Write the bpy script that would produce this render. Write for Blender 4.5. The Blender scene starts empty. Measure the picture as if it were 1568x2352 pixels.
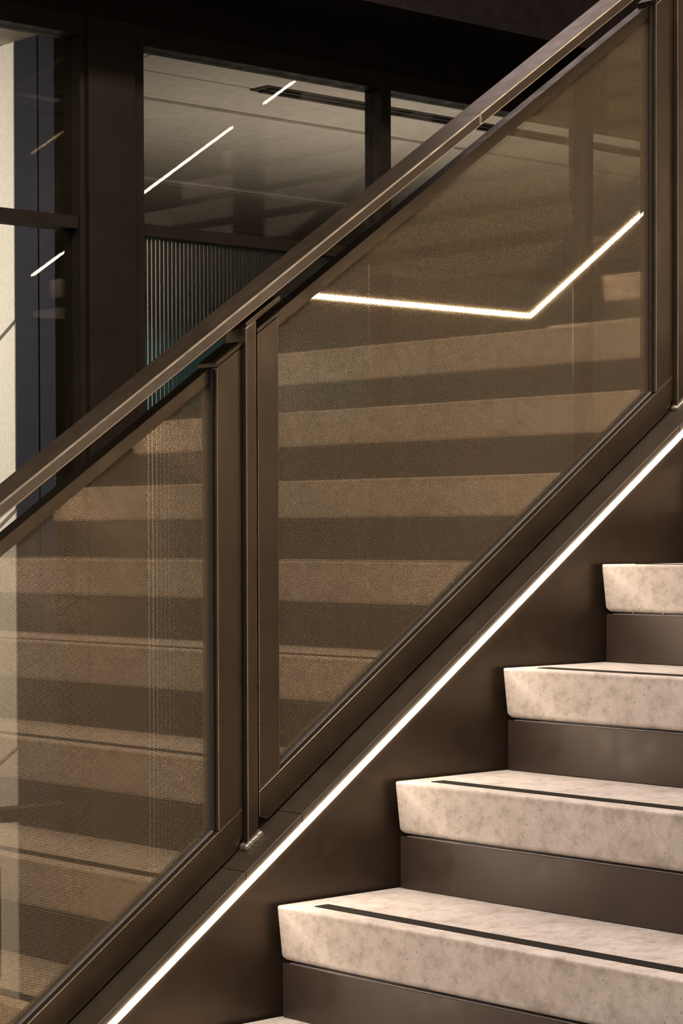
import bpy, bmesh, math, random
from mathutils import Vector, Matrix
random.seed(7)
SC = bpy.context.scene
C = SC.collection
TH = math.radians(34.577)
T = math.tan(TH)                      # pitch of the stair

# ------------------------------------------------------------------ camera
cd = bpy.data.cameras.new('camera')
cam = bpy.data.objects.new('camera', cd)
C.objects.link(cam)
cd.sensor_fit = 'VERTICAL'
cd.sensor_height = 36.0
cd.sensor_width = 24.0
cd.lens = 78.72
cd.shift_y = 0.07016
cd.clip_start = 0.05
cr = Vector((0.74094824, -0.67155514, -0.0030667))
cu = Vector((0.01664506, 0.01379954, 0.99976623))
cf = Vector((0.67135583, 0.74082607, -0.02140282))
M = Matrix((cr, cu, -cf)).transposed().to_4x4()
M.translation = Vector((0, -2.7, 1.655))
cam.matrix_world = M
SC.camera = cam

# ------------------------------------------------------------------ world, lights, exposure
w = bpy.data.worlds.new('world')
SC.world = w
w.use_nodes = True
w.node_tree.nodes['Background'].inputs[0].default_value = (1.0, 0.8, 0.62, 1)
w.node_tree.nodes['Background'].inputs[1].default_value = 0.01

def area(name, loc, size, power, col, rot=(0, 0, 0)):
    l = bpy.data.lights.new(name, 'AREA')
    l.shape = 'RECTANGLE'
    l.size, l.size_y = size
    l.energy = power
    l.color = col
    o = bpy.data.objects.new(name, l)
    o.location = loc
    o.rotation_euler = rot
    C.objects.link(o)
    return o

WARM = (1.0, 0.80, 0.62)
PINK = (1.0, 0.86, 0.77)
area('lobby_ceiling_light', (-1.3, -2.2, 5.5), (2.4, 3.0), 235, PINK)
area('stair_ceiling_light', (2.6, -1.45, 5.5), (4.8, 0.6), 210, PINK)
area('upper_floor_light', (6.2, 4.6, 5.5), (3.2, 3.0), 62, (1.0, 0.79, 0.75))
area('pale_board_fill_light', (2.5, 5.3, 3.2), (0.5, 2.6), 70, (1.0, 0.88, 0.76), (0, -math.radians(62), 0)).data.spread = math.radians(110)  # added unseen wall-washer, aimed and narrowed to brighten the pale boards
area('room_ceiling_fill_light', (6.6, 4.2, 2.2), (2.2, 1.2), 16, (1.0, 0.84, 0.68), (math.pi, 0, 0))  # added unseen uplight that brightens the ceiling behind the clear top pane
LED_POWER = 58.0
SC.cycles.max_bounces = 6
SC.cycles.diffuse_bounces = 2
SC.cycles.glossy_bounces = 4
SC.cycles.transmission_bounces = 6
SC.cycles.transparent_max_bounces = 16
SC.cycles.caustics_refractive = False
SC.cycles.caustics_reflective = True
SC.view_settings.view_transform = 'Standard'
SC.view_settings.look = 'None'
SC.view_settings.gamma = 1.0
SC.view_settings.use_curve_mapping = False
SC.view_settings.exposure = 0.0

# ------------------------------------------------------------------ materials
def mat(name, col, rough=0.5, metal=0.0, spec=0.5):
    m = bpy.data.materials.new(name)
    m.use_nodes = True
    b = m.node_tree.nodes['Principled BSDF']
    b.inputs['Base Color'].default_value = (*col, 1)
    b.inputs['Roughness'].default_value = rough
    b.inputs['Metallic'].default_value = metal
    b.inputs['Specular IOR Level'].default_value = spec
    return m

def N(m, kind, **kw):
    n = m.node_tree.nodes.new(kind)
    for k, v in kw.items():
        if k.startswith('i_'):
            key = k[2:]
            n.inputs[int(key) if key.isdigit() else key.replace('_', ' ')].default_value = v
        else:
            setattr(n, k, v)
    return n

def LK(m, a, b):
    m.node_tree.links.new(a, b)

def noise(m, scale, detail=4, rough=0.55, stretch=None):
    tc = N(m, 'ShaderNodeTexCoord')
    n = N(m, 'ShaderNodeTexNoise')
    n.inputs['Scale'].default_value = scale
    n.inputs['Detail'].default_value = detail
    n.inputs['Roughness'].default_value = rough
    if stretch:
        mp = N(m, 'ShaderNodeMapping')
        mp.inputs['Scale'].default_value = stretch
        LK(m, tc.outputs['Object'], mp.inputs['Vector'])
        LK(m, mp.outputs['Vector'], n.inputs['Vector'])
    else:
        LK(m, tc.outputs['Object'], n.inputs['Vector'])
    return n.outputs['Fac']

def ramp(m, src, stops):
    r = N(m, 'ShaderNodeValToRGB')
    e = r.color_ramp.elements
    while len(e) < len(stops):
        e.new(0.5)
    for el, (p, c) in zip(e, stops):
        el.position = p
        el.color = (*c, 1) if len(c) == 3 else c
    LK(m, src, r.inputs['Fac'])
    return r.outputs['Color']

def mixc(m, fac, a, b, mode='MIX'):
    x = N(m, 'ShaderNodeMix', data_type='RGBA', blend_type=mode)
    for s, i in ((fac, 0), (a, 6), (b, 7)):
        if hasattr(s, 'is_linked'):
            LK(m, s, x.inputs[i])
        else:
            x.inputs[i].default_value = s if i == 0 else (*s, 1)
    return x.outputs[2]

def MAP(m, src, a, b2):
    n = N(m, 'ShaderNodeMapRange')
    n.inputs['From Min'].default_value = a
    n.inputs['From Max'].default_value = b2
    LK(m, src, n.inputs['Value'])
    return n.outputs[0]

def bump(m, src, strength, dist=0.001):
    b = N(m, 'ShaderNodeBump')
    b.inputs['Strength'].default_value = strength
    b.inputs['Distance'].default_value = dist
    LK(m, src, b.inputs['Height'])
    LK(m, b.outputs['Normal'], m.node_tree.nodes['Principled BSDF'].inputs['Normal'])

def coated(name, col, rough, metal, var=0.25, dust=True):
    """bronze powder-coated steel: slow tone shifts, fine dust specks"""
    m = mat(name, col, rough, metal)
    b = m.node_tree.nodes['Principled BSDF']
    n1 = noise(m, 7, 1)
    lo = tuple(c * (1 - var) for c in col)
    hi = tuple(min(1, c * (1 + var)) for c in col)
    c1 = ramp(m, n1, [(0.35, lo), (0.65, hi)])
    if dust:
        tc = N(m, 'ShaderNodeTexCoord')
        vo = N(m, 'ShaderNodeTexVoronoi')
        vo.inputs['Scale'].default_value = 70
        LK(m, tc.outputs['Object'], vo.inputs['Vector'])
        dots = ramp(m, vo.outputs['Distance'], [(0.03, (1, 1, 1)), (0.06, (0, 0, 0))])
        sel = ramp(m, noise(m, 14, 2), [(0.52, (0, 0, 0)), (0.66, (0.35, 0.35, 0.35))])
        f = mixc(m, 1.0, dots, sel, 'MULTIPLY')
        c1 = mixc(m, f, c1, (0.30, 0.26, 0.20))
    LK(m, c1, b.inputs['Base Color'])
    r2 = ramp(m, noise(m, 30, 2), [(0.3, (rough * 0.85,) * 3), (0.7, (rough * 1.2,) * 3)])
    LK(m, r2, b.inputs['Roughness'])
    return m

MT = {}
MT['bronze'] = coated('bronze coat', (0.092, 0.068, 0.045), 0.34, 0.8, 0.10)
MT['stringer'] = coated('stringer steel', (0.068, 0.048, 0.032), 0.36, 0.6, 0.10)
MT['ledge'] = coated('ledge steel', (0.066, 0.052, 0.036), 0.40, 0.5, 0.10)
MT['handrail'] = coated('handrail bronze', (0.105, 0.078, 0.053), 0.38, 0.7, 0.12, False)
_b = MT['handrail'].node_tree.nodes['Principled BSDF']
_b.inputs['Coat Weight'].default_value = 0.2
_b.inputs['Coat Roughness'].default_value = 0.15
MT['edge'] = coated('bronze edge highlight', (0.34, 0.28, 0.21), 0.30, 0.85, 0.15, False)  # lighter bevel colour painting in the lit edges of frames and posts
MT['rail_highlight'] = coated('handrail edge highlight', (0.74, 0.64, 0.47), 0.30, 0.9, 0.06, False)  # pale bevel colour painting in the highlight line of the handrail
MT['riser'] = coated('riser steel', (0.052, 0.037, 0.029), 0.38, 0.35, 0.12)
MT['frame'] = coated('glazing frame', (0.022, 0.0155, 0.0095), 0.55, 0.0, 0.12, False)
MT['frame'].node_tree.nodes['Principled BSDF'].inputs['Specular IOR Level'].default_value = 0.25
MT['black'] = mat('black steel', (0.006, 0.0045, 0.004), 0.6)
MT['rubber'] = mat('black rubber', (0.02, 0.018, 0.018), 0.45)
MT['gasket'] = mat('grey gasket', (0.055, 0.05, 0.044), 0.4)
MT['weld'] = coated('painted weld', (0.30, 0.27, 0.22), 0.22, 0.7, 0.2, False)
MT['steel'] = mat('bright steel', (0.75, 0.74, 0.72), 0.18, 1.0)
MT['shim'] = mat('lilac grey edge', (0.20, 0.17, 0.17), 0.35, 0.3)

# concrete
m = mat('concrete', (0.6, 0.53, 0.46), 0.72, 0, 0.35)
b = m.node_tree.nodes['Principled BSDF']
c1 = ramp(m, noise(m, 12, 5, 0.70), [(0.30, (0.43, 0.385, 0.345)), (0.50, (0.54, 0.492, 0.455)), (0.70, (0.615, 0.57, 0.535))])
c2 = ramp(m, noise(m, 34, 4, 0.75), [(0.36, (0.72, 0.68, 0.64)), (0.50, (0.97, 0.96, 0.95)), (0.66, (1.08, 1.07, 1.05))])
c3 = mixc(m, 0.85, c1, c2, 'MULTIPLY')
c5 = ramp(m, noise(m, 420, 3, 0.7), [(0.30, (0.80, 0.78, 0.76)), (0.60, (1.06, 1.06, 1.06))])
c3 = mixc(m, 0.6, c3, c5, 'MULTIPLY')
pale = ramp(m, noise(m, 13, 5, 0.72), [(0.60, (0, 0, 0)), (0.68, (0.45, 0.45, 0.45))])
c3 = mixc(m, pale, c3, (0.68, 0.62, 0.55))
tc = N(m, 'ShaderNodeTexCoord')
vo = N(m, 'ShaderNodeTexVoronoi')
vo.inputs['Scale'].default_value = 75
vo.inputs['Randomness'].default_value = 1.0
LK(m, tc.outputs['Object'], vo.inputs['Vector'])
pores = ramp(m, vo.outputs['Distance'], [(0.05, (1, 1, 1)), (0.13, (0, 0, 0))])
psel = ramp(m, noise(m, 17, 3), [(0.46, (0, 0, 0)), (0.52, (1, 1, 1))])
pf = mixc(m, 1.0, pores, psel, 'MULTIPLY')
c4 = mixc(m, pf, c3, (0.14, 0.105, 0.075))
sz = N(m, 'ShaderNodeSeparateXYZ')
LK(m, tc.outputs['Object'], sz.inputs[0])
band = ramp(m, MAP(m, sz.outputs['Z'], -0.016, 0.0), [(0.0, (0, 0, 0)), (0.45, (0.55, 0.55, 0.55)), (0.62, (0.8, 0.8, 0.8)), (0.72, (0, 0, 0))])
wear = ramp(m, noise(m, 45, 5, 0.7), [(0.42, (0, 0, 0)), (0.62, (0.75, 0.75, 0.75))])
c4 = mixc(m, mixc(m, 1.0, band, wear, 'MULTIPLY'), c4, (0.27, 0.215, 0.165))
LK(m, c4, b.inputs['Base Color'])
fine = noise(m, 340, 3)
bump(m, fine, 0.3, 0.0010)
MT['concrete'] = m

# black grit strip
m = mat('grit', (0.03, 0.027, 0.023), 0.9, 0, 0.15)
c = ramp(m, noise(m, 800, 2), [(0.55, (0.012, 0.010, 0.008)), (0.75, (0.055, 0.045, 0.036))])
LK(m, c, m.node_tree.nodes['Principled BSDF'].inputs['Base Color'])
bump(m, noise(m, 900, 2), 0.8, 0.001)
MT['grit'] = m

def emis(name, col, s):
    m = bpy.data.materials.new(name)
    m.use_nodes = True
    nt = m.node_tree
    nt.nodes.clear()
    e = nt.nodes.new('ShaderNodeEmission')
    e.inputs[0].default_value = (*col, 1)
    e.inputs[1].default_value = s
    o = nt.nodes.new('ShaderNodeOutputMaterial')
    nt.links.new(e.outputs[0], o.inputs[0])
    return m
MT['led'] = emis('led diffuser', (1.0, 0.82, 0.63), LED_POWER)

def sheet_glass(name, tint, ior=1.5, boost=1.0):
    """thin clear pane: fresnel mirror over straight-through transmission"""
    m = bpy.data.materials.new(name)
    m.use_nodes = True
    nt = m.node_tree
    nt.nodes.clear()
    tr = nt.nodes.new('ShaderNodeBsdfTransparent')
    tr.inputs[0].default_value = (*tint, 1)
    gl = nt.nodes.new('ShaderNodeBsdfGlossy')
    gl.inputs['Roughness'].default_value = 0.0
    # Schlick reflectance from the angle to the surface, alike for both faces of the thin pane
    ge = nt.nodes.new('ShaderNodeNewGeometry')
    dt = nt.nodes.new('ShaderNodeVectorMath')
    dt.operation = 'DOT_PRODUCT'
    nt.links.new(ge.outputs['Normal'], dt.inputs[0])
    nt.links.new(ge.outputs['Incoming'], dt.inputs[1])
    f0 = ((ior - 1) / (ior + 1)) ** 2
    prev = dt.outputs['Value']
    for op, val in (('ABSOLUTE', 0), ('SUBTRACT', 1.0), ('POWER', 5.0), ('MULTIPLY_ADD', 1 - f0)):
        n = nt.nodes.new('ShaderNodeMath')
        n.operation = op
        if op == 'SUBTRACT':
            n.inputs[0].default_value = val
            nt.links.new(prev, n.inputs[1])
        else:
            nt.links.new(prev, n.inputs[0])
            n.inputs[1].default_value = val
            if op == 'MULTIPLY_ADD':
                n.inputs[2].default_value = f0
        prev = n.outputs[0]
    mu = nt.nodes.new('ShaderNodeMath')
    mu.operation = 'MULTIPLY'
    mu.use_clamp = True
    mu.inputs[1].default_value = boost
    mx = nt.nodes.new('ShaderNodeMixShader')
    o = nt.nodes.new('ShaderNodeOutputMaterial')
    nt.links.new(prev, mu.inputs[0])
    nt.links.new(mu.outputs[0], mx.inputs[0])
    nt.links.new(tr.outputs[0], mx.inputs[1])
    nt.links.new(gl.outputs[0], mx.inputs[2])
    nt.links.new(mx.outputs[0], o.inputs[0])
    return m
MT['glass'] = sheet_glass('laminated glass', (0.96, 0.96, 0.93), 1.5)
MT['shopglass'] = sheet_glass('partition glass', (0.93, 0.94, 0.92), 1.52, 1.6)

# metallised woven mesh laid inside the laminated glass: 2.9 x 2.4 mm cells
m = bpy.data.materials.new('bronze woven mesh')
m.use_nodes = True
nt = m.node_tree
nt.nodes.clear()
tc = N(m, 'ShaderNodeTexCoord')
sp = N(m, 'ShaderNodeSeparateXYZ')
LK(m, tc.outputs['Object'], sp.inputs[0])
def MA(op, a, b2=None, c2=None):
    n = N(m, 'ShaderNodeMath', operation=op)
    for i, s in enumerate((a, b2, c2)):
        if s is None:
            continue
        if hasattr(s, 'is_linked'):
            LK(m, s, n.inputs[i])
        else:
            n.inputs[i].default_value = s
    return n.outputs[0]
u = MA('DIVIDE', sp.outputs['X'], 0.0029)
v = MA('DIVIDE', MA('MULTIPLY_ADD', sp.outputs['X'], 0.23, sp.outputs['Z']), 0.00245)
du = MA('SUBTRACT', MA('FRACT', u), 0.5)
dv = MA('SUBTRACT', MA('FRACT', v), 0.5)
du2 = MA('SUBTRACT', du, MA('MULTIPLY', dv, 0.35))
d2 = MA('ADD', MA('POWER', MA('ABSOLUTE', MA('DIVIDE', du2, 0.47)), 2.0), MA('POWER', MA('ABSOLUTE', MA('DIVIDE', dv, 0.36)), 2.0))
hole = MA('LESS_THAN', d2, 1.0)
wn = N(m, 'ShaderNodeTexWhiteNoise', noise_dimensions='2D')
cx = N(m, 'ShaderNodeCombineXYZ')
LK(m, MA('FLOOR', u), cx.inputs[0]); LK(m, MA('FLOOR', v), cx.inputs[1])
LK(m, cx.outputs[0], wn.inputs['Vector'])
wcol = ramp(m, wn.outputs['Value'], [(0.0, (0.58, 0.44, 0.29)), (0.8, (0.80, 0.62, 0.42)), (1.0, (0.92, 0.76, 0.56))])
gl = N(m, 'ShaderNodeBsdfGlossy')
gl.inputs['Roughness'].default_value = 0.022
LK(m, wcol, gl.inputs['Color'])
df = N(m, 'ShaderNodeBsdfDiffuse')
df.inputs['Color'].default_value = (0.52, 0.41, 0.28, 1)
mx1 = N(m, 'ShaderNodeMixShader')
mx1.inputs[0].default_value = 0.38
LK(m, gl.outputs[0], mx1.inputs[1]); LK(m, df.outputs[0], mx1.inputs[2])
tr = N(m, 'ShaderNodeBsdfTransparent')
mx2 = N(m, 'ShaderNodeMixShader')
LK(m, hole, mx2.inputs[0]); LK(m, mx1.outputs[0], mx2.inputs[1]); LK(m, tr.outputs[0], mx2.inputs[2])
oo = N(m, 'ShaderNodeOutputMaterial')
LK(m, mx2.outputs[0], oo.inputs[0])
MT['mesh'] = m

# interior finishes
def plain(name, col, rough=0.8, sc=20, var=0.08):
    m = mat(name, col, rough, 0, 0.3)
    c = ramp(m, noise(m, sc, 2), [(0.3, tuple(x * (1 - var) for x in col)), (0.7, tuple(min(1, x * (1 + var)) for x in col))])
    LK(m, c, m.node_tree.nodes['Principled BSDF'].inputs['Base Color'])
    return m
MT['white_wall'] = plain('pale acoustic board', (0.62, 0.585, 0.53), 0.9, 60)
MT['seam'] = plain('board seam', (0.26, 0.24, 0.21), 0.9)
MT['blue'] = plain('navy board', (0.007, 0.0085, 0.019), 0.8, 120, 0.2)
MT['olive'] = plain('olive edge', (0.055, 0.045, 0.03), 0.7)
MT['ceil'] = plain('ceiling white', (0.60, 0.56, 0.51), 0.9)
MT['floor'] = plain('dark floor', (0.10, 0.078, 0.058), 0.5, 12, 0.2)
MT['timber'] = plain('oak', (0.30, 0.19, 0.10), 0.5, 30, 0.2)
MT['wallpaint'] = plain('lobby wall', (0.42, 0.33, 0.24), 0.8, 3, 0.2)
MT['palewall'] = plain('pale lobby wall', (0.72, 0.66, 0.60), 0.8, 3, 0.1)
MT['dark'] = plain('dark soffit', (0.012, 0.008, 0.007), 0.8, 8, 0.3)
MT['rust'] = plain('dusty primer', (0.011, 0.0055, 0.0045), 0.75, 25, 0.6)
MT['teal'] = plain('teal board', (0.06, 0.16, 0.18), 0.6)
MT['leather'] = plain('tan leather', (0.20, 0.13, 0.08), 0.5)
m = mat('reeded glass', (0.58, 0.60, 0.54), 0.30)
bb = m.node_tree.nodes['Principled BSDF']
bb.inputs['Transmission Weight'].default_value = 1.0
bb.inputs['IOR'].default_value = 1.22
bb.inputs['Specular IOR Level'].default_value = 0.25
MT['reeded'] = m

# ------------------------------------------------------------------ helpers
XA, XB = 4.056, 5.18                    # where the stair's lines turn level and rise again (landing)
def base(X):
    if X <= XA:
        return T * X
    if X <= XB:
        return T * XA
    return T * XA + T * (X - XB)

def link(name, me, m, parent=None):
    o = bpy.data.objects.new(name, me)
    C.objects.link(o)
    if m:
        me.materials.append(MT[m] if isinstance(m, str) else m)
    if parent is not None:
        o.parent = parent
    return o

def finish(name, bm, m, parent=None, bev=0.0, seg=2, smooth=False, edge=None):
    bmesh.ops.recalc_face_normals(bm, faces=bm.faces)
    if bev > 0:
        ed = [e for e in bm.edges if len(e.link_faces) == 2 and e.calc_face_angle(0) > 0.3]
        bmesh.ops.bevel(bm, geom=ed, offset=bev, segments=seg, affect='EDGES', profile=0.5, clamp_overlap=True, material=1 if edge else -1)
    me = bpy.data.meshes.new(name)
    bm.to_mesh(me)
    bm.free()
    if smooth or bev > 0:
        for p in me.polygons:
            p.use_smooth = True
        if hasattr(me, 'set_sharp_from_angle'):
            me.set_sharp_from_angle(angle=math.radians(40 if not smooth else 60))
    o = link(name, me, m, parent)
    if edge:
        me.materials.append(MT[edge])
    if bev > 0:
        o.modifiers.new('weighted', 'WEIGHTED_NORMAL').keep_sharp = True
    return o

def prism(poly, y0, y1, bm=None):
    """polygon in X / Z extruded between two Y planes"""
    bm = bm or bmesh.new()
    a = [bm.verts.new((x, y0, z)) for x, z in poly]
    c = [bm.verts.new((x, y1, z)) for x, z in poly]
    n = len(poly)
    bm.faces.new(a)
    bm.faces.new(c[::-1])
    for i in range(n):
        j = (i + 1) % n
        bm.faces.new((a[j], a[i], c[i], c[j]))
    return bm

def split(p, q):
    """points where the edge p-q crosses the turns of the stair"""
    out = []
    for xb in sorted((XA, XB), reverse=p[0] > q[0]):
        if min(p[0], q[0]) < xb < max(p[0], q[0]):
            k = (xb - p[0]) / (q[0] - p[0])
            out.append((xb, p[1] + k * (q[1] - p[1])))
    return out

def sprism(poly, y0, y1, bm=None):
    """same, polygon given as X / height above the stair's slope line"""
    pts = []
    for i, p in enumerate(poly):
        q = poly[(i + 1) % len(poly)]
        pts.append(p)
        pts += split(p, q)
    return prism([(x, base(x) + o) for x, o in pts], y0, y1, bm)

def bar(x0, x1, o0, o1):
    return [(x0, o0), (x1, o0), (x1, o1), (x0, o1)]

def box(x0, x1, y0, y1, z0, z1, bm=None):
    return prism([(x0, z0), (x1, z0), (x1, z1), (x0, z1)], y0, y1, bm)

def thing(name, label, cat, loc=(0, 0, 0), group=None, kind=None):
    o = bpy.data.objects.new(name, None)
    o.empty_display_size = 0.1
    C.objects.link(o)
    o.location = loc
    o['label'] = label
    o['category'] = cat
    if group:
        o['group'] = group
    if kind:
        o['kind'] = kind
    return o

def tag(o, label, cat, group=None, kind=None):
    o['label'] = label
    o['category'] = cat
    if group:
        o['group'] = group
    if kind:
        o['kind'] = kind
    return o

def struct(o, label=None):
    o['kind'] = 'structure'
    if label:
        o['label'] = label
    return o

# ------------------------------------------------------------------ the setting
CEIL = 5.6
struct(finish('floor', box(-6, 11, -7, 2.0, -0.1, 0.0), 'floor'), 'dark polished floor of the stair lobby')
struct(finish('wall_back', box(10.9, 11.0, -7, 2.0, 0, CEIL), 'wallpaint'), 'brown wall at the far end beyond the stairs')
struct(finish('wall_front', box(-6.1, -6.0, -7, 2.0, 0, CEIL), 'palewall'), 'pale wall behind the photographer')
struct(finish('wall_right', box(2, 11, -7.1, -7.0, 0, CEIL), 'wallpaint'), 'brown wall across the lobby')
struct(finish('wall_entrance', box(-6, 2, -7.1, -7.0, 0, CEIL), 'palewall'), 'pale wall by the entrance behind the photographer')
struct(finish('ceiling', box(-6, 11, -7, 9, CEIL, CEIL + 0.1), 'ceil'), 'high white lobby ceiling')

# upper floor slab over the glazed rooms, black underside and edge
struct(finish('trim_1', box(-6, 11, 1.62, 9, 3.50, 3.70), 'dark'), 'black slab edge above the glazed partition')
YG = 2.0                                 # plane of the glazed partition
# ---- steel beam running over the partition
bmn = bmesh.new()
box(-2, 10.5, 1.66, 1.92, 3.475, 3.50, bmn)
box(-2, 10.5, 1.66, 1.92, 3.068, 3.092, bmn)
box(-2, 10.5, 1.782, 1.798, 3.092, 3.475, bmn)
tag(finish('steel_beam', bmn, 'rust'), 'dusty black steel beam running above the glazed partition', 'beam', None, 'structure')

# ---- glazed partition: windows 1..3 with frame members
HZ, TZ0, TZ1 = 2.93, 2.44, 2.472
def window(name, label, x0, x1, lower, mid=None, fl=0.019, fr=0.019):
    r = bpy.data.objects.new(name, None)
    C.objects.link(r)
    r['kind'] = 'structure'
    r['label'] = label
    finish('jamb', box(x0 - fl, x0, YG - 0.02, YG + 0.05, 0.0, HZ), 'frame', r, 0.001)
    finish('jamb', box(x1, x1 + fr, YG - 0.02, YG + 0.05, 0.0, HZ), 'frame', r, 0.001)
    finish('header', box(x0 - fl, x1 + fr, YG - 0.025, YG + 0.05, HZ, HZ + 0.05), 'frame', r, 0.001)
    finish('transom', box(x0, x1, YG - 0.012, YG + 0.05, TZ0, TZ1), 'frame', r, 0.001)
    finish('bottom_rail', box(x0, x1, YG - 0.012, YG + 0.05, 0.0, 0.09), 'frame', r, 0.001)
    finish('pane', box(x0, x1, YG + 0.016, YG + 0.024, TZ1, HZ), 'shopglass', r)
    if lower == 'clear':
        zs = [0.09] + ([mid[0], mid[1]] if mid else []) + [TZ0]
        if mid:
            finish('mid_rail', box(x0, x1, YG - 0.012, YG + 0.05, mid[0], mid[1]), 'frame', r, 0.001)
        for i in range(0, len(zs), 2):
            finish('pane', box(x0, x1, YG + 0.016, YG + 0.024, zs[i], zs[i + 1]), 'shopglass', r)
    else:
        # ribbed pane: half-round reeds 13.5 mm wide on a flat back
        bm = bmesh.new()
        P, K = 0.0135, 6
        xs = []
        nre = int((x1 - x0) / P)
        for i in range(nre):
            for k in range(K):
                a = math.pi * k / K
                xs.append((x0 + (i + k / K) * P, YG + 0.020 - 0.0032 * math.sin(a)))
        xs.append((x0 + nre * P, YG + 0.020))
        lo = [bm.verts.new((x, y, 0.09)) for x, y in xs]
        hi = [bm.verts.new((x, y, TZ0)) for x, y in xs]
        lb = [bm.verts.new((x, YG + 0.026, 0.09)) for x in (xs[0][0], xs[-1][0])]
        hb = [bm.verts.new((x, YG + 0.026, TZ0)) for x in (xs[0][0], xs[-1][0])]
        for i in range(len(xs) - 1):
            bm.faces.new((lo[i], lo[i + 1], hi[i + 1], hi[i]))
        bm.faces.new((lb[1], lb[0], hb[0], hb[1]))
        bm.faces.new((lo[0], hi[0], hb[0], lb[0]))
        bm.faces.new((lo[-1], lb[1], hb[1], hi[-1]))
        bm.faces.new(lo[::-1] + [lb[0], lb[1]])
        bm.faces.new(hi + [hb[1], hb[0]])
        finish('reeded_pane', bm, 'reeded', r, 0, smooth=False)
    return r
window('window_1', 'clear glazed bay showing the pale and navy wall boards', 2.20, 3.349, 'clear', (0.942, 0.975), 0.035, 0.0172)
window('window_2', 'glazed bay with clear top pane over vertical ribbed glass', 3.5525, 4.4003, 'reeded', None, 0.0378, 0.0188)
window('window_3', 'further glazed bay partly hidden behind the handrail', 4.4381, 5.272, 'reeded', None, 0.0188, 0.019)
window('window_4', 'last glazed bay behind the upper flight', 5.310, 6.184, 'reeded', None, 0.019, 0.035)
# column casing between window 1 and window 2
cc = struct(finish('trim_2', box(3.3665, 3.5143, YG - 0.035, YG + 0.12, 0.0, HZ + 0.05), 'frame', None, 0.0015), 'wide dark bronze column casing between two glazed bays')
# solid wall above the header and beyond the bays
struct(finish('wall_left', box(-6, 11, YG - 0.01, YG + 0.1, HZ + 0.05, 3.50), 'dark'), 'black wall band above the glazed partition')
struct(finish('wall_corner', box(-6, 2.16, YG - 0.01, YG + 0.1, 0.0, HZ + 0.05), 'palewall'), 'pale wall beside the glazed partition')
struct(finish('wall_end', box(6.219, 11, YG - 0.01, YG + 0.1, 0.0, HZ + 0.05), 'wallpaint'), 'wall beyond the last glazed bay')

# ---- rooms behind the glass
RC = 3.41
struct(finish('floor_room', box(-1, 11, YG, 9, -0.1, 0.0), 'timber'), 'timber floor behind the glass')
ceil_room = struct(finish('ceiling_room', box(-1, 11, YG + 0.1, 9, RC + 0.03, RC + 0.06), 'seam'), 'ceiling of the glazed rooms')
yy = YG + 0.12
for i, dy in enumerate((0.9, 1.05, 1.05, 1.05, 1.05, 1.0)):
    for j in range(4):
        x0 = -1 + j * 3.0
        finish('ceiling_panel', box(x0 + 0.004, x0 + 2.992, yy + 0.006, yy + dy - 0.006, RC, RC + 0.03), 'ceil', ceil_room, 0.002, 1)
    yy += dy
struct(finish('wall_room_back', box(-1, 11, 8.9, 9.0, 0, RC), 'white_wall'), 'pale rear wall of the glazed rooms')
struct(finish('wall_room_side', box(-1.1, -1.0, YG, 9, 0, RC), 'white_wall'), 'pale side wall of the glazed room')
struct(finish('wall_room_end', box(10.9, 11, YG, 9, 0, RC), 'wallpaint'), 'end wall of the glazed rooms')
# slot diffuser in the ceiling
sd = thing('slot_diffuser', 'long black air slot in the ceiling behind the clear top pane', 'air vent', (6.7, 4.03, RC))
for k in range(2):
    finish('slot', box(-1.0, 1.9, 0.05 * k - 0.04, 0.05 * k - 0.012, -0.012, -0.003), 'black', sd)
finish('slot_frame', box(-1.03, 1.93, -0.055, 0.055, -0.005, -0.0005), 'gasket', sd)
for y in (4.47, 6.05):
    finish('ceiling_trim', box(4.7, 10.9, y, y + 0.022, RC - 0.014, RC), 'ceil', ceil_room, 0.003)
# partition wall at X = 4.5: pale boards with diagonal joints, navy end boards
WX = 4.5
pw = struct(bpy.data.objects.new('wall_partition', None), 'room wall of pale angled boards with navy end boards')
C.objects.link(pw)
finish('wall_core', box(WX + 0.02, WX + 0.14, 3.63, 8.9, 0, RC), 'seam', pw)
finish('navy_board', box(WX, WX + 0.02, 3.845, 3.985, 0, RC), 'blue', pw, 0.003)
finish('navy_board', box(WX, WX + 0.02, 3.708, 3.838, 0, RC), 'blue', pw, 0.003)
finish('navy_board', box(WX, WX + 0.02, 3.672, 3.702, 0, RC), 'blue', pw, 0.003)
finish('edge_board', box(WX + 0.004, WX + 0.02, 3.62, 3.670, 0, RC), 'olive', pw, 0.001)
def board(poly):
    bm = bmesh.new()
    a = [bm.verts.new((WX, y, z)) for y, z in poly]
    c = [bm.verts.new((WX + 0.02, y, z)) for y, z in poly]
    bm.faces.new(a); bm.faces.new(c[::-1])
    for i in range(len(poly)):
        j = (i + 1) % len(poly)
        bm.faces.new((a[j], a[i], c[i], c[j]))
    finish('pale_board', bm, 'white_wall', pw, 0.003, 1)
Y0b = 3.99
zs = [0.0, 0.90, 1.75, 2.42, 3.41]
def dz(y):
    return (y - Y0b) * 0.75
for i in range(4):
    lo, hi = zs[i], zs[i + 1]
    y1 = Y0b + 0.9
    d0 = 0.0 if i == 0 else 1.0
    d1 = 0.0 if i == 3 else 1.0
    zl0, zl1 = lo + 0.006 * (i > 0), lo - d0 * dz(y1) * 0.75 + 0.006 * (i > 0)
    zh0, zh1 = hi - 0.006 * (i < 3), hi - d1 * dz(y1) * 0.75 - 0.006 * (i < 3)
    board([(Y0b, zl0), (y1, max(0, zl1)), (y1, zh1), (Y0b, zh0)])
    board([(y1 + 0.008, max(0, zl1)), (8.9, max(0, zl1)), (8.9, zh1), (y1 + 0.008, zh1)])

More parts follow.
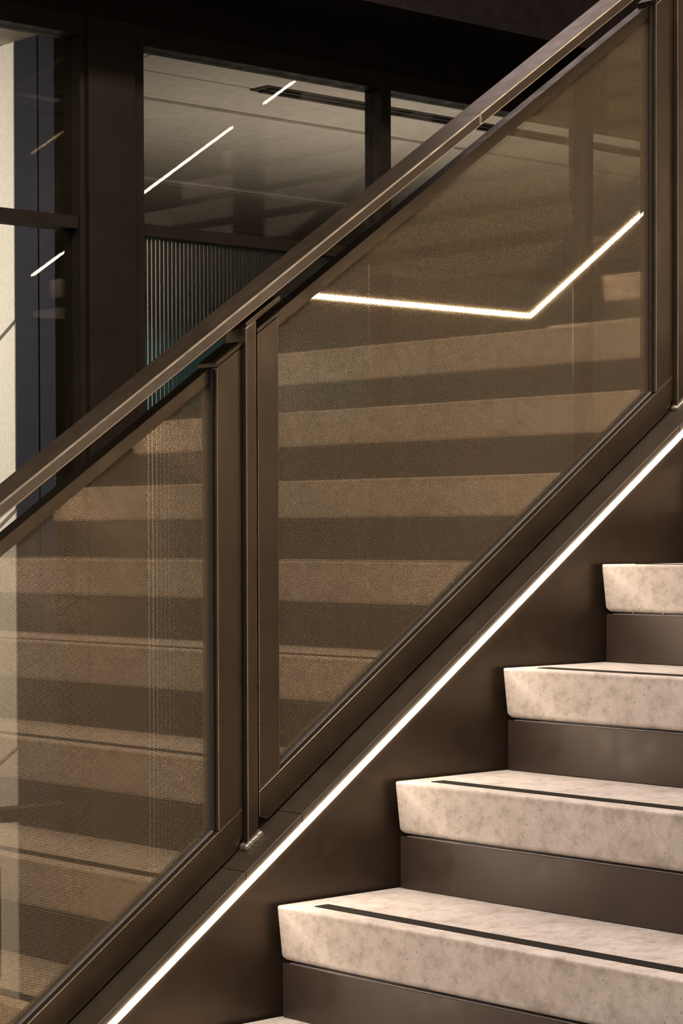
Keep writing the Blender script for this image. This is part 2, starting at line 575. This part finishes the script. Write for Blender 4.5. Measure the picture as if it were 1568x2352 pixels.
# armchair standing before the pale boards, seen through the woven panel
ac = thing('armchair', 'brown armchair standing before the pale wall boards', 'chair', (3.55, 3.55, 0))
finish('seat', box(-0.33, 0.33, -0.30, 0.36, 0.24, 0.44), 'leather', ac, 0.03, 3)
finish('backrest', prism([(-0.33, 0.40), (0.33, 0.40), (0.36, 0.95), (-0.36, 0.95)], 0.24, 0.36), 'leather', ac, 0.03, 3)
for s in (-1, 1):
    finish('armrest', box(s * 0.36 - 0.05, s * 0.36 + 0.05, -0.28, 0.34, 0.24, 0.62), 'leather', ac, 0.02, 3)
    for q in (-1, 1):
        finish('leg', box(s * 0.30 - 0.018, s * 0.30 + 0.018, q * 0.25 - 0.018, q * 0.25 + 0.018, 0, 0.24), 'black', ac, 0.002, 1)
# added teal screen for the glow behind the ribbed glass, widened to darken it
tl = thing('teal_glow_screen', 'added teal screen standing in for the glow behind the ribbed glass', 'screen', (4.42, 2.55, 0))
for k in range(3):
    finish('leaf', box(-0.57 + k * 0.45, -0.57 + k * 0.45 + 0.44, 0, 0.025, 0.0, 2.25), 'teal', tl, 0.004)
    finish('top_edge', box(-0.57 + k * 0.45, -0.57 + k * 0.45 + 0.44, -0.004, 0.029, 2.25, 2.275), 'steel', tl, 0.002)

# ------------------------------------------------------------------ the stairs
GO, RI = 0.2597, 0.1783
YL, YR = 0.002, -1.932                  # tread ends
def nose(n):
    """step n: front X and top Z; 12 = landing, 13.. = upper flight"""
    if n <= 12:
        return 2.307 + (n - 6) * GO, 1.067 + (n - 6) * RI
    return 5.243 + (n - 13) * GO, 1.067 + (n - 6) * RI
TT = 0.0865
st = thing('staircase', 'dark steel staircase with thick pale concrete treads', 'staircase', (0.9, 0, 0))
OFF = Vector((-0.9, 0, 0))
def stp(o):
    o.location = OFF
    return o

def tread_mesh(depth):
    """slab with battered front and left end, rounded lower arris"""
    bm = bmesh.new()
    W = YL - YR
    prof = []          # X, Z going round: top back, top front, ... bottom back
    r1, r2 = 0.0035, 0.009
    prof.append((depth, 0))
    for k in range(4):
        a = math.pi / 2 * k / 3
        prof.append((r1 - r1 * math.sin(a), -(r1 - r1 * math.cos(a))))
    for k in range(5):
        a = math.pi / 2 * k / 4
        prof.append((0.005 + r2 - r2 * math.cos(a), -(TT - r2 + r2 * math.sin(a))))
    prof.append((depth, -TT))
    # stations across the width; ends drawn in at the front corner and at the lower arris
    rows = []
    def end(sgn, y):
        res = []
        for ins, k in ((0.010, 0.0), (0.006, 0.30), (0.003, 0.6), (0.001, 0.85), (0.0, 1.0)):
            row = []
            for x, z in prof:
                f = max(0.0, 1 - x / 0.02)
                b2 = 0.006 * min(1.0, -z / TT) + (0.012 * max(0.0, (-z - (TT - 0.012)) / 0.012) ** 2)
                # vertical corner radius about 8 mm
                row.append((x + 0.0035 * (1 - k) ** 2 * f, y - sgn * (0.0035 * k) - sgn * b2 * (1 - 0.3 * k), z))
            res.append(row)
        return res
    left = end(1, YL)
    right = end(-1, YR)
    rows = left + [[(x, YL - 0.06, z) for x, z in prof]] + [[(x, (YL + YR) / 2, z) for x, z in prof]] + [[(x, YR + 0.06, z) for x, z in prof]] + right[::-1]
    vs = [[bm.verts.new(p) for p in r] for r in rows]
    n = len(prof)
    for a, c in zip(vs, vs[1:]):
        for i in range(n):
            j = (i + 1) % n
            bm.faces.new((a[i], a[j], c[j], c[i]))
    bm.faces.new(vs[0][::-1])
    bm.faces.new(vs[-1])
    return bm

bmt = tread_mesh(GO + 0.012)
tr0 = finish('tread', bmt, 'concrete', None, 0, smooth=True)
tread_me = tr0.data
bpy.data.objects.remove(tr0)
strip_me = None
N_STEPS = 22
words = ['first', 'second']
for n in range(1, N_STEPS + 1):
    X, Z = nose(n)
    if n == 12:
        me = None
        o = finish('landing_slab', tread_mesh(nose(13)[0] - X + 0.012), 'concrete', st, 0, smooth=True)
        o.modifiers.new('weighted', 'WEIGHTED_NORMAL').keep_sharp = True
    else:
        o = link('tread', tread_me, None, st)
        o.modifiers.new('weighted', 'WEIGHTED_NORMAL').keep_sharp = True
    # shift the concrete pattern per tread by moving texture space through location: object origin at the nosing
    o.location = OFF + Vector((X, 0, Z))
    # black grit strip let into the tread
    sx0 = 0.037
    if strip_me is None:
        so = finish('anti_slip_strip', box(sx0, sx0 + 0.030, YR + 0.05, YL - 0.048, -0.004, 0.0012), 'grit', o, 0.0008, 1)
        strip_me = so.data
    else:
        so = link('anti_slip_strip', strip_me, None, o)
    # riser plate under this nosing
    zb = nose(n - 1)[1] if n > 1 else 0.0
    r = finish('riser', box(0.007, 0.015, YR + 0.004, YL - 0.006, zb - Z + 0.001, -TT - 0.0045), 'riser', st, 0.0008, 1)
    r.location = OFF + Vector((X, 0, Z))
    sh = finish('shim', box(0.016, 0.05, YR + 0.03, YL - 0.028, -TT - 0.006, -TT), 'rubber', r)
    pl = finish('riser_flange', box(0.0072, 0.03, YR + 0.02, YL - 0.022, -TT - 0.0044, -TT - 0.0028), 'shim', r, 0.0004, 1)
    if n == 9:
        for ys in (-0.062, -0.132, -0.40, -0.75):
            bm = bmesh.new()
            bmesh.ops.create_uvsphere(bm, u_segments=10, v_segments=6, radius=0.0022, matrix=Matrix.Translation((0.014, ys, -TT - 0.001)))
            finish('screw', bm, 'steel', r, 0, smooth=True)

# stringers both sides: face plate, ledge segments; the light line lies in the slot between
def mir(bm, side):
    if side:
        for v in bm.verts:
            v.co.y = -1.93 - v.co.y
    return bm
SX0, SX1 = 0.80, 7.9
def stringer(side):
    g = link('stringer', bpy.data.meshes.new('stringer'), None, st)
    bpy.data.objects.remove(g)
    o = finish('stringer', mir(sprism([(SX0, -0.4575), (SX0, -0.53), (1.30, -0.90), (SX1, -0.90), (SX1, -0.4575)], 0.015, 0.030), side), 'stringer', st, 0.0006, 1)
    stp(o)
    seams = [SX0, 1.32, 2.2548, 2.3735, 3.3252, 4.40, 5.45, 6.5, SX1]
    for a, c in zip(seams, seams[1:]):
        g = 0.0006
        e = finish('ledge_segment', mir(sprism(bar(a + g, c - g, -0.445, -0.429), 0.015, 0.120), side), 'ledge', o, 0.0007, 1)
    e = finish('back_plate', mir(sprism(bar(SX0, SX1, -0.90, -0.445), 0.105, 0.120), side), 'stringer', o)
    e = finish('light_channel', mir(sprism(bar(SX0, SX1, -0.4575, -0.445), 0.024, 0.030), side), 'gasket', o)
    return o
stringer(0)
stringer(1)

def led(side, label):
    t = thing('strip_light', label, 'strip light', (0.9, -1.945 if side else 0.015, 0))
    o = finish('diffuser', mir(sprism(bar(SX0 + 0.03, SX1 - 0.03, -0.4563, -0.4453), 0.0135, 0.022), side), 'led', t)
    o.location = Vector((-0.9, 1.945 if side else -0.015, 0))
    return t
led(0, 'glowing warm light line along the stringer beside the concrete treads')
led(1, 'matching light line on the opposite stringer, mirrored in the glass panels')

# ------------------------------------------------------------------ railings
def org(t):
    return Vector((-t.location.x, -t.location.y, -t.location.z))

PITCH = 1.0785
P0 = 2.2985
def post(k, side, label):
    x = P0 + k * PITCH
    yb = 0.087
    t = thing('railing_post', label, 'post', (x + 0.011, -1.93 - yb if side else yb, base(x) - 0.429), 'railing posts')
    def add(nm, bm, m, bev=0.001, seg=1, sm=False):
        o = finish(nm, mir(bm, side), m, t, bev, seg, sm, 'edge' if nm == 'upright' else None)
        o.location = org(t)
        return o
    add('upright', sprism(bar(x, x + 0.0215, -0.432, 0.4035), 0.062, 0.112), 'bronze', 0.0014, 2)
    add('bracket_plate', sprism([(x + 0.001, 0.4035), (x + 0.001, 0.412), (x + 0.070, 0.412), (x + 0.0735, 0.409), (x + 0.0735, 0.4025), (x + 0.0215, 0.4025)], 0.0625, 0.110), 'bronze', 0.0008)
    # weld bead round the foot
    bm = bmesh.new()
    rr = random.Random(k * 7 + side)
    path = [(x - 0.003 + 0.0275 * i / 9, 0.0605) for i in range(10)]
    path = [(x - 0.003, 0.0605 + 0.010 - 0.010 * i / 3) for i in range(3)] + path + [(x + 0.0245, 0.0605 + 0.010 * i / 3) for i in range(1, 4)]
    for (px, py) in path:
        s = rr.uniform(0.0056, 0.0078)
        mm = Matrix.Translation((px + rr.uniform(-0.0008, 0.0008), py - 0.0008, base(px) - 0.4275)) @ Matrix.Diagonal((s, s * 0.9, s * 1.05, 1))
        bmesh.ops.create_icosphere(bm, subdivisions=2, radius=1.0, matrix=mm)
    add('weld_bead', bm, 'weld', 0, 1, True)
    return t

def panel(k, side, label):
    """framed woven-glass panel between posts k and k+1"""
    a = P0 + k * PITCH
    x0, x1 = a + 0.0325, a + PITCH - 0.0025
    sl, sr = x0 + 0.0445, x1 - 0.0495     # inner edges of the stiles
    xm = (x0 + x1) / 2
    t = thing('mesh_balustrade', label, 'balustrade', (xm, -2.02 if side else 0.092, base(xm) - 0.424), 'framed woven-glass balustrades')
    def add(nm, bm, m, par=None, bev=0.001, seg=1):
        o = finish(nm, mir(bm, side), m, par or t, bev, seg, False, 'edge' if nm in ('stile', 'bottom_rail') else None)
        if par is None:
            o.location = org(t)
        return o
    yf, ym, yb = 0.072, 0.088, 0.113
    # uprights with sloping caps
    for (p, q) in ((x0, sl), (sr, x1)):
        s = add('stile', sprism(bar(p, q, -0.3635, 0.3745), yf, yb), 'bronze', None, 0.0012, 2)
        add('cap', sprism(bar(p - 0.002, q + 0.002, 0.3765, 0.3835), yf - 0.002, yb + 0.006), 'bronze', s, 0.001, 2)
    add('bottom_rail', sprism([(x0, -0.365), (x0, -0.406), (x0 + 0.018, -0.4235), (x1 - 0.014, -0.4235), (x1, -0.408), (x1, -0.365)], yf, yb), 'bronze', None, 0.0012, 2)
    add('top_rail', sprism(bar(sl, sr + 0.001, 0.352, 0.3765), ym - 0.001, yb + 0.004), 'bronze', None, 0.001, 2)
    g = add('glass_pane', sprism(bar(sl - 0.002, sr + 0.002, -0.367, 0.36), ym, ym + 0.0085), 'glass', None, 0)
    bm = bmesh.new()
    pts = []
    pl = bar(sl - 0.002, sr + 0.002, -0.367, 0.36)
    for i, p in enumerate(pl):
        q = pl[(i + 1) % 4]
        pts.append(p)
        pts += split(p, q)
    bm.faces.new([bm.verts.new((x, ym + 0.0042, base(x) + o)) for x, o in pts])
    add('woven_mesh', bm, 'mesh', g, 0)
    add('gasket', sprism(bar(sr - 0.0045, sr, -0.365, 0.374), 0.081, ym), 'rubber', None, 0.001)
    add('gasket', sprism(bar(sl, sr - 0.0045, -0.365, -0.3585), 0.0795, ym), 'gasket', None, 0.0012)
    return t

def handrail(side, label):
    t = thing('handrail', label, 'handrail', (2.8, -2.025 if side else 0.095, base(2.8) + 0.42))
    cuts = [0.95, 2.8345, 5.0, 7.5]
    for a, c in zip(cuts, cuts[1:]):
        h = 0.0003
        o = finish('rail_segment', mir(sprism([(a + h - 0.000, 0.420), (c - h, 0.420), (c - h, 0.4432), (a + h, 0.4432)], 0.0605, 0.130), side), 'handrail', t, 0.0026, 2, False, 'rail_highlight')
        for p in o.data.polygons:
            p.use_smooth = False
        o.modifiers.clear()
        o.location = org(t)
    return t

near = ['woven glass panel at the foot of the flight, left of the post pair',
        'woven glass panel mirroring the bent light line, right of the post pair',
        'woven glass panel beside the landing, beyond the right edge post',
        'woven glass panel on the landing below the upper flight',
        'woven glass panel beside the upper flight']
npost = ['post at the foot of the near railing', 'bronze flat-bar post welded to the ledge between the two woven panels',
         'bronze post at the right edge, welded to the ledge', 'post of the near railing on the landing',
         'post of the near railing at the foot of the upper flight', 'post of the near railing halfway up the upper flight']
for i, k in enumerate(range(-1, 4)):
    panel(k, 0, near[i])
    panel(k, 1, 'far side: ' + ['lowest', 'second', 'third', 'fourth', 'fifth'][i] + ' woven panel of the opposite railing')
for i, k in enumerate(range(-1, 5)):
    post(k, 0, npost[i])
    post(k, 1, ['lowest', 'second', 'third', 'fourth', 'fifth', 'topmost'][i] + ' post of the opposite railing, seen mirrored')
handrail(0, 'flat bronze handrail with bright front edge rising across the picture')
handrail(1, 'bronze handrail on the opposite side of the stairs, seen mirrored')
